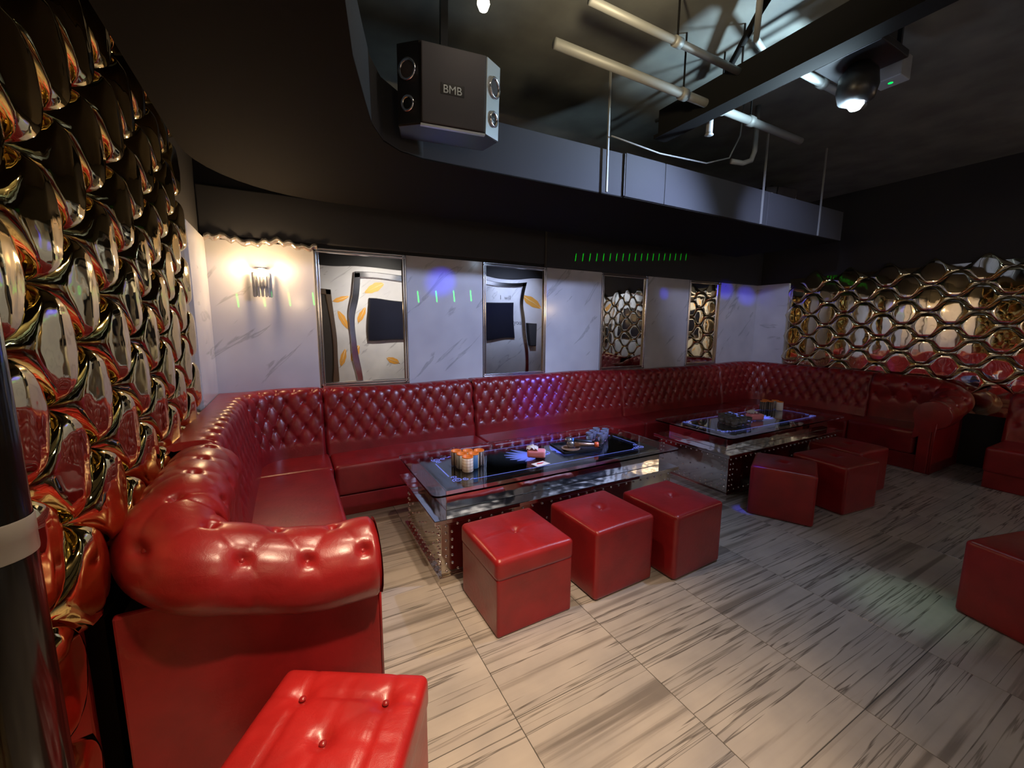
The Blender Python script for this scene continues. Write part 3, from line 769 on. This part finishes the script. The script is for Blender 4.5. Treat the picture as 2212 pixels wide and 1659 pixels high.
tissue('pink tissue pack with white flap on the far table', 4.30, 2.52, math.radians(-20), 1.15)
# playing card / leaflet
t = thing('leaflet', 'small white leaflet with a red mark beside the tissue pack', 'card', (1.515, 2.37, ZT), math.radians(12))
part('sheet', MB().prism([(-.06, -.035), (.06, -.042), (.055, .03), (-.055, .035)], 0, .0025), M_white, t)
part('red_mark', MB().prism([(-.03, .0), (.01, -.008), (.045, .004), (.01, .012), (-.02, .016)], .0026, .0032), M_redink, t)
# tray
t = thing('tray', 'shallow black tray holding small items on the near table', 'tray', (1.975, 2.565, ZT), math.radians(-8))
mb = MB(); a, b = .17, .13
mb.box(-a, -b, 0, a, b, .006)
for q in ((-a, -b, .006, a, -b+.008, .020), (-a, b-.008, .006, a, b, .020), (-a, -b, .006, -a+.008, b, .020), (a-.008, -b, .006, a, b, .020)): mb.box(*q)
part('tray_body', mb, M_blackpl, t, bevel=.002)
tag(part('saucer', MB().lathe([(.04, 0), (.062, .006), (.075, .014), (.073, .016), (.058, .009), (.001, .007)], 26, cap=False), mat('brown_glass', (.28, .17, .11), .15), None, loc=(1.90, 2.53, ZT+.0065)), 'small brown dish lying on the black tray', 'dish')
# microphones lying on the tray
def mic(label, x, y, rz, z, ring=None, tilt=0):
    t = thing('microphone', label, 'microphone', (x, y, z), rz)
    bodym = mat('bronze_body', (.42, .26, .17), .3, .8) if ring else M_blackpl
    part('handle', MB().lathe([(.012, -.10), (.014, -.098), (.017, .0), (.019, .06)], 20, axis='x'), bodym, t)
    part('grille_head', MB().lathe([(.019, .06), (.026, .072), (.028, .092), (.022, .112), (.008, .121), (.001, .1215)], 20, axis='x'), mat('grille_mesh', (.3, .3, .31), .3, .9), t)
    if ring: part('end_ring', MB().lathe([(.012, -.100), (.021, -.101), (.0225, -.128), (.016, -.132), (.012, -.128)], 20, axis='x', cap=False), M_orangeP, t)
    else: part('collar', MB().lathe([(.0195, .045), (.0215, .048), (.0215, .056), (.0195, .059)], 20, axis='x', cap=False), mat('blue_collar', (.05, .2, .5), .4), t)
    return t
mic('bronze microphone with an orange end ring lying on the tray', 1.985, 2.50, math.radians(148), ZT+.046, True)
mic('black microphone with a blue collar behind the bronze one', 2.02, 2.575, math.radians(138), ZT+.048)
# glasses
def tumbler(label, x, y, grp, h=.085, r=.030):
    t = thing('glass_tumbler', label, 'glass', (x, y, ZT), random.uniform(0, 3), grp)
    part('bowl', MB().lathe([(r*.72, 0), (r*.80, .002), (r, h*.55), (r*1.05, h), (r*1.0, h+.001), (r*.94, h*.55), (r*.70, .012), (.0005, .010)], 20, cap=False), M_glass, t)
    return t
g2 = 'clear tumblers on the near table'; g3 = 'clear tumblers on the far table'
for x, y, lb in [(2.175, 2.64, 'leftmost'), (2.245, 2.575, 'frontmost'), (2.32, 2.63, 'third from left'), (2.25, 2.69, 'at the back left'), (2.39, 2.69, 'rightmost'), (2.33, 2.74, 'hindmost')]:
    tumbler('clear glass tumbler behind the tray on the near table, '+lb, x, y, g2)
k = 0
for i in range(4):
    for j in range(4):
        if (i, j) in ((0, 3),): continue
        tumbler('clear glass tumbler in the cluster on the far table', 3.80+i*.075+j*.02, 2.42+j*.078, g3, .075, .032)
g4 = 'dice cups on the far table'
for (x, y, kind, lb) in ((4.93, 2.80, 'stripe', 'striped dice cup, leftmost of the far table cups'), (5.00, 2.76, 'stripe', 'striped dice cup second from left on the far table'), (5.04, 2.84, 'grey', 'grey dice cup standing in the back row on the far table')):
    dice_cup(lb, x, y, kind, g4, random.uniform(0, 3))
dice_cup('white dice cup at the front of the far table cups', 5.07, 2.69, 'plaid', g4, 0, True)
dice_cup('plaid dice cup at the right end of the far table cups', 5.12, 2.77, 'plaid', g4, .4)

# ---------------------------------------------------------------- wall sconce
def sconce(label, x, y, z, sgn, on=True):
    t = thing('wall_sconce', label, 'lamp', (x, y, z))
    part('backplate', MB().box(-.045, -.018 if sgn < 0 else 0, -.06, .045, 0 if sgn < 0 else .018, .06), M_frame, t, bevel=.003)
    for k in range(7):
        a = PI*(k+.5)/7; cx, cy = .062*math.cos(a), sgn*(.028+.055*math.sin(a))
        part('crystal_rod', MB().lathe([(.003, -.155), (.010, -.145), (.011, .03), (.010, .045)], 6, c=(cx, cy, 0)), M_glass, t)
    part('bulb', MB().lathe([(.001, -.03), (.016, -.022), (.021, 0), (.016, .022), (.001, .032)], 16, c=(0, sgn*.055, .045)), M_bulbw, t)
    part('cap', MB().lathe([(.056, .072), (.058, .080), (.050, .084)], 24, c=(0, sgn*.04, 0)), M_frame, t)
    return t
sconce('lit crystal wall lamp glowing warm on the marble wall', -.17, YB-.024, 1.93, -1)
# matching lamps behind the camera, seen only in the reflections
for x in (.2, 5.9):
    sconce('lit crystal lamp on the wall behind the camera' if x < 1 else 'second crystal lamp on the wall behind the camera', x, YF+.022, 1.95, 1)
    light('sconce_bulb', 'POINT', (x, YF+.13, 1.96), 14, (1.0, .70, .40), .03)

# ---------------------------------------------------------------- wall behind the camera: frame, TVs, feathers, lettering (seen in the mirrors)
t = thing('wall_frame', 'wide silver frame round the two televisions, seen in the mirrors', 'frame', (0, YF+.022, 0))
mb = MB()
for (x0, z0, x1, z1) in ((1.15, .3, 1.27, 2.6), (5.2, .3, 5.32, 2.6), (1.15, 2.5, 5.32, 2.62)): mb.box(x0, 0, z0, x1, .05, z1)
part('moulding', mb, M_frame, t, bevel=.012)
for x0, lb in ((1.48, 'black television seen in the mirror nearest the wall lamp'), (3.48, 'black television reflected in the second mirror')):
    t = thing('television', lb, 'television', (x0+.74, YF+.022, 1.24))
    part('casing', MB().box(-.74, 0, 0, .74, .05, .85), M_blackpl, t, bevel=.006)
    part('screen', MB().box(-.725, .050, .02, .725, .053, .835), M_screen, t)
def feather(x, z, L, ang, lb):
    t = thing('feather_decal', lb, 'wall decoration', (x, YF+.0215, z))
    mb = MB(); ca, sa = math.cos(ang), math.sin(ang); top = []; bot = []
    for k in range(15):
        f = k/14; wd = L*.17*math.sin(PI*min(1, f*.96+.04))**.7*(1+.08*math.sin(k*5)); u = (f-.5)*L
        top.append((u*ca-wd*sa, u*sa+wd*ca)); bot.append((u*ca+wd*sa, u*sa-wd*ca))
    v = [(a, .002, b) for a, b in top]+[(a, .002, b) for a, b in bot]; n = 15
    mb.add(v, [(i, i+1, n+i+1, n+i) for i in range(n-1)])
    part('vane', mb, M_amber, t)
    mq = MB(); mq.tube([(-L*.6*ca, .003, -L*.6*sa), (L*.5*ca, .003, L*.5*sa)], .004, 5); part('quill', mq, mat('pale_quill', (.7, .6, .4), .4), t)
for k, (x, z, L, a) in enumerate([(1.02, 1.68, .45, 2.0), (.98, 2.13, .28, .3), (.95, .88, .38, 1.2), (1.22, .98, .36, 1.0), (1.95, .82, .3, 2.6), (5.50, 2.13, .46, 2.5), (1.62, 2.32, .5, .4), (1.38, 1.75, .3, 1.3), (6.2, 1.9, .4, 1.2), (6.0, 1.4, .35, .9), (6.4, 1.0, .35, 2.0)]):
    feather(x, z, L, a, ['large amber feather seen in the first mirror', 'small amber feather above the large one', 'amber feather low in the first mirror', 'amber feather across the silver frame post', 'small feather below the television',
        'amber feather beside the right post of the frame', 'amber feather over the top of the frame', 'orange feather left of the television', 'brown feather reflected in the narrow mirror', 'second brown feather reflected in the narrow mirror', 'green-brown feather low on the wall behind the camera'][k])
def text_obj(name, body, size, loc, m, rot, mirror=False, parent=None):
    cu = bpy.data.curves.new(name, 'FONT'); cu.body = body; cu.size = size; cu.extrude = .0012; cu.align_x = 'CENTER'
    o = bpy.data.objects.new(name+'_src', cu); C.objects.link(o)
    dg = bpy.context.evaluated_depsgraph_get(); me = bpy.data.meshes.new_from_object(o.evaluated_get(dg)); bpy.data.objects.remove(o)
    me.materials.clear(); me.materials.append(m); 
    o = put(name, me, parent, loc, rot); 
    return o
M_ink = mat('grey_lettering', (.10, .10, .11), .5)
o = text_obj('lettering', 'I  will', .17, (4.68, YF+.0225, 2.17), M_ink, (PI/2, 0, 0)); tag(o, 'grey script reading I will, above the reflected television', 'lettering')
o = text_obj('lettering', 'you', .15, (5.10, YF+.0225, 1.58), M_ink, (PI/2, 0, 0)); tag(o, 'grey lettering right of the reflected television', 'lettering')
t = thing('wall_speaker', 'dark slim speaker reflected in the second mirror', 'speaker', (5.46, YF+.022, 1.08))
part('cabinet', MB().box(-.11, 0, 0, .11, .12, .56), M_blackpl, t, bevel=.01); part('grille', MB().box(-.095, .12, .02, .095, .126, .54), M_grille, t)
t = thing('door_frame', 'dark framed doorway reflected in the first mirror', 'door', (.32, YF+.022, 0))
mb = MB(); mb.box(-.5, 0, 0, -.40, .06, 2.3); mb.box(.40, 0, 0, .50, .06, 2.3); mb.box(-.5, 0, 2.2, .5, .06, 2.3); part('casing', mb, mat('bronze_door_casing', (.16, .12, .09), .25, .6), t, bevel=.01)
part('door_leaf', MB().box(-.4, 0, 0, .4, .03, 2.2), mat('dark_door', (.03, .028, .026), .4), t)
part('handle', MB().tube([(-.33, .03, 1.0), (-.33, .07, 1.0), (-.22, .07, 1.0)], .009), M_frame, t)

# ---------------------------------------------------------------- ceiling plant
t = thing('air_duct', 'long dark rectangular air duct running above the mirrors', 'duct', (0, 0, 0))
inner = [(.20, YF), (.20, 1.40), (.26, 1.68), (.35, 1.98), (.41, 2.17), (.49, 2.32), (.60, 2.41), (.74, 2.45), (.95, 2.45), (2.23, 2.42)]
mainp = inner+[(2.23, 3.62), (.30, 3.62)]+[(.30+.76*math.cos(a_), 2.86+.76*math.sin(a_)) for a_ in [PI/2+PI/2*k/10 for k in range(1, 11)]]+[(-.46, YF)]
part('elbow_length', MB().prism(mainp, 2.50, 2.80), M_duct, t, bevel=.006)
part('underside_shade', MB().prism(mainp, 2.494, 2.4995), M_duct_shade, t); part('underside_shade', MB().box(2.23, 2.41, 2.494, 5.4, 3.61, 2.4995), M_duct_shade, t)  # thin dark sheets standing in for the shade beneath the duct
for x0, x1 in ((2.23, 2.64), (2.64, 4.0), (4.0, 5.4)):
    part('duct_length', MB().box(x0+.004, 2.40, 2.50, x1-.004, 3.62, 2.80), M_duct, t, bevel=.004)
for x0 in (2.23, 2.64, 4.0):
    part('seam', MB().box(x0-.006, 2.405, 2.505, x0+.006, 3.61, 2.795), M_seam, t)
for x in (2.05, 3.9, 4.9):
    part('hanger_strap', MB().box(x-.006, 2.385, 2.50, x+.006, 2.398, ZC), M_pipe, t)
def pipe(label, pts, r, cat='pipe', m=None, rings=()):
    t = thing('ceiling_pipe', label, cat, (0, 0, 0)); part('pipe_run', MB().tube(pts, r, 12), m or M_pipe, t)
    for x in rings:
        p0, p1 = Vector(pts[0]), Vector(pts[-1]); p = p0+(p1-p0)*x; d = (p1-p0).normalized()*.025
        part('coupling', MB().tube([p-d, p+d], r*1.35, 12), m or M_pipe, t)
        part('clamp', MB().box(p.x-.004, p.y-.004, p.z+r, p.x+.004, p.y+.004, ZC), M_beam, t)
    return t
pipe('grey pipe under the ceiling crossing below the dark beam', [(1.30, 1.96, 3.0), (3.62, 1.96, 3.0)], .026, rings=(.42, .58, .72))
pipe('thinner grey pipe nearer the camera, parallel to the other', [(1.35, 1.74, 3.08), (2.55, 1.74, 3.08)], .02, rings=(.5, .97))
pipe('pale pipe stub beyond the dark beam near the bright lamp', [(2.9, 1.60, 3.12), (3.7, 1.60, 3.12)], .024, rings=(.3,))
pipe('short pipe with a bend hanging above the air duct', [(3.5, 2.25, ZC), (3.5, 2.25, 3.0), (3.48, 2.26, 2.93), (3.40, 2.28, 2.90), (3.28, 2.3, 2.90)], .02)
t = thing('sprinkler_drop', 'short white sprinkler pipe hanging beside the beam', 'pipe', (2.62, 2.02, 0))
part('drop', MB().tube([(0, 0, 3.02), (0, 0, 2.87)], .022, 12), M_pipe, t); part('head', MB().lathe([(.012, 2.85), (.03, 2.856), (.02, 2.872)], 14), M_pipe, t)
tag(part('cable', MB().tube([(2.05, 2.36, 2.86), (2.5, 2.34, 2.825), (3.0, 2.32, 2.84), (3.25, 2.30, 2.92), (3.34, 2.28, 3.1), (3.36, 2.28, ZC)], .006, 6), M_pipe), 'thin sagging cable along the top of the air duct', 'cable')
t = thing('ceiling_beam', 'dark steel beam running across the ceiling toward the bright lamp', 'beam', (0, 0, 0))
part('beam_web', MB().box(2.485, YF, 2.94, 2.515, 2.35, 3.12), M_beam, t); part('beam_flange', MB().box(2.44, YF, 2.915, 2.56, 2.35, 2.94), M_beam, t)
t = thing('cross_strut', 'dark diagonal strut above the beam near the ceiling', 'beam', (0, 0, 0))
part('angle_bar', MB().tube([(1.85, .9, 3.2), (2.35, 1.55, 3.24), (2.8, 2.1, 3.25)], .022, 6), M_beam, t)
for k, (x, z) in enumerate(((2.72, 3.2), (2.83, 3.12))):
    tag(part('conduit', MB().tube([(x, YF, z), (x, 2.6, z)], .014, 8), M_beam if k else M_pipe), ['pale conduit just right of the dark beam', 'dark conduit right of the pale one'][k], 'conduit')
pipe('pale diagonal conduit crossing above the thinner pipe', [(1.9, 1.25, 3.2), (2.45, 1.62, 3.18), (2.9, 1.75, 3.2)], .016)

# effect lamp hanging from the beam
t = thing('stage_light', 'brilliant blue-white stage lamp hanging from the ceiling at right', 'lamp', (2.96, 1.32, .11))
part('yoke_plate', MB().box(-.16, -.16, 2.93, .16, .16, 2.97), M_blackpl, t, bevel=.005)
part('mount_box', MB().box(-.11, -.11, 2.97, .13, .13, ZC-.11), M_blackpl, t, bevel=.005)
part('housing', MB().lathe([(.05, 2.72), (.085, 2.74), (.10, 2.80), (.09, 2.88), (.05, 2.93)], 20), M_blackpl, t)
part('lens', MB().lathe([(.001, 2.685), (.025, 2.692), (.040, 2.715), (.036, 2.735)], 18, cap=False, c=(0, 0.0, 0)), M_bulbc, t)
part('red_indicator', MB().box(-.115, -.02, 3.0, -.11, .02, 3.015), M_ledr, t)
part('blue_led', MB().lathe([(.001, -.018), (.013, -.01), (.016, 0), (.013, .01), (.001, .018)], 12, c=(.09, .03, 2.76)), M_bulbb, t)
t = thing('laser_projector', 'small dark projector box beside the bright lamp', 'projector', (3.25, 1.28, 0))
part('case', MB().box(-.06, -.07, 3.0, .06, .07, 3.13), mat('grey_case', (.2, .2, .2), .4), t, bevel=.006); part('bracket', MB().box(-.01, -.03, 3.13, .01, .03, ZC), M_blackpl, t); part('aperture', MB().lathe([(.001, 2.998), (.012, 2.999), (.012, 3.004)], 12), mat('green_led', (0, .5, .1), .3, emit=(0, 1, .1), estr=1.5), t)
# warm ceiling bulb
t = thing('ceiling_bulb', 'small warm ceiling lamp at the top edge above the speaker', 'lamp', (.81, 1.77, 0))
part('socket', MB().lathe([(.022, 2.94), (.028, 2.95), (.028, 3.02), (.02, 3.04)], 16), M_blackpl, t); part('stem', MB().tube([(0, 0, 3.03), (0, 0, ZC)], .008, 8), M_blackpl, t)
part('bulb', MB().lathe([(.001, 2.872), (.018, 2.878), (.027, 2.90), (.022, 2.925), (.015, 2.942)], 16), M_bulbw2, t)

# ---------------------------------------------------------------- speakers
def speaker(label, loc, rz, tilt, s=1.0, text=True):
    t = thing('loudspeaker', label, 'speaker', loc, rz); t.rotation_euler = (tilt, 0, rz); t.scale = (s, s, s)
    W2, D, H = .27, .27, .37
    poly = [(-.17, -D/2), (.17, -D/2), (W2, -D/2+.085), (W2-.03, D/2), (-W2+.03, D/2), (-W2, -D/2+.085)]
    part('cabinet', MB().prism(poly, 0, H), M_blackpl, t, bevel=.004)
    part('front_grille', MB().box(-.166, -D/2-.018, .008, .166, -D/2, H-.008), M_grille, t, bevel=.006)
    for sg in (1, -1):
        a = math.atan2(.085, W2-.17); cx, cy = sg*(.17+W2)/2, -D/2+.0425
        e = bpy.data.objects.new('side_face', MB().box(-.063, -.006, .006, .063, 0, H-.006).mesh('side_face', M_silver if sg > 0 else M_blackpl)); C.objects.link(e); e.parent = t
        e.location = (cx, cy, 0); e.rotation_euler = (0, 0, sg*a)
        for z, r, nm in ((.245, .048, 'tweeter'), (.095, .036, 'port')):
            ring = MB().lathe([(r-.008, -.0), (r, .004), (r+.004, 0.012), (r-.004, .016), (r-.010, .010)], 24, cap=False, c=(0, 0, 0), axis='y')
            o = part(nm, ring, M_frame, e, loc=(0, -.006, z)); 
            disc = MB().lathe([(.0005, .007), (r*.4, .010), (r-.008, .004)], 20, cap=False, axis='y'); part('cone', disc, M_blackpl if nm == 'port' else M_grille, e, loc=(0, -.006, z))
    part('bottom_lip', MB().box(-.17, -D/2-.012, -.006, .17, -D/2+.01, .004), M_silver, t)
    if text:
        me = text_obj('badge', 'BMB', .052, (-.01, -D/2-.020, .155), M_silver, (PI/2, 0, 0), parent=t)
        part('badge_plate', MB().box(-.07, -D/2-.0195, .148, .052, -D/2-.017, .20), M_blackpl, t, bevel=.004)
    part('bracket', MB().box(-.02, D/2-.02, H, .02, D/2+.02, H+.35), M_blackpl, t)
    return t
speaker('large black loudspeaker hung from the ceiling at the top centre', (.80, 2.20, 2.53), math.radians(-8), math.radians(6), .95)
speaker('small far loudspeaker hung near the far right corner', (5.55, 3.25, 2.95), math.radians(-12), math.radians(8), .9, False)

# ---------------------------------------------------------------- black pole with tape, near left
t = thing('black_pole', 'tall glossy black pole with grey tape round it, at the left edge', 'pole', (-.430, .90, 0))
part('shaft', MB().lathe([(.052, 0), (.052, 2.495)], 28), M_pole, t)
part('tape_band', MB().lathe([(.0535, 1.19), (.0542, 1.192), (.0538, 1.22), (.0545, 1.221), (.0542, 1.249), (.053, 1.251)], 28, cap=False), M_tape, t)
part('foot_flange', MB().lathe([(.09, 0), (.09, .008), (.056, .014)], 24), M_pole, t)
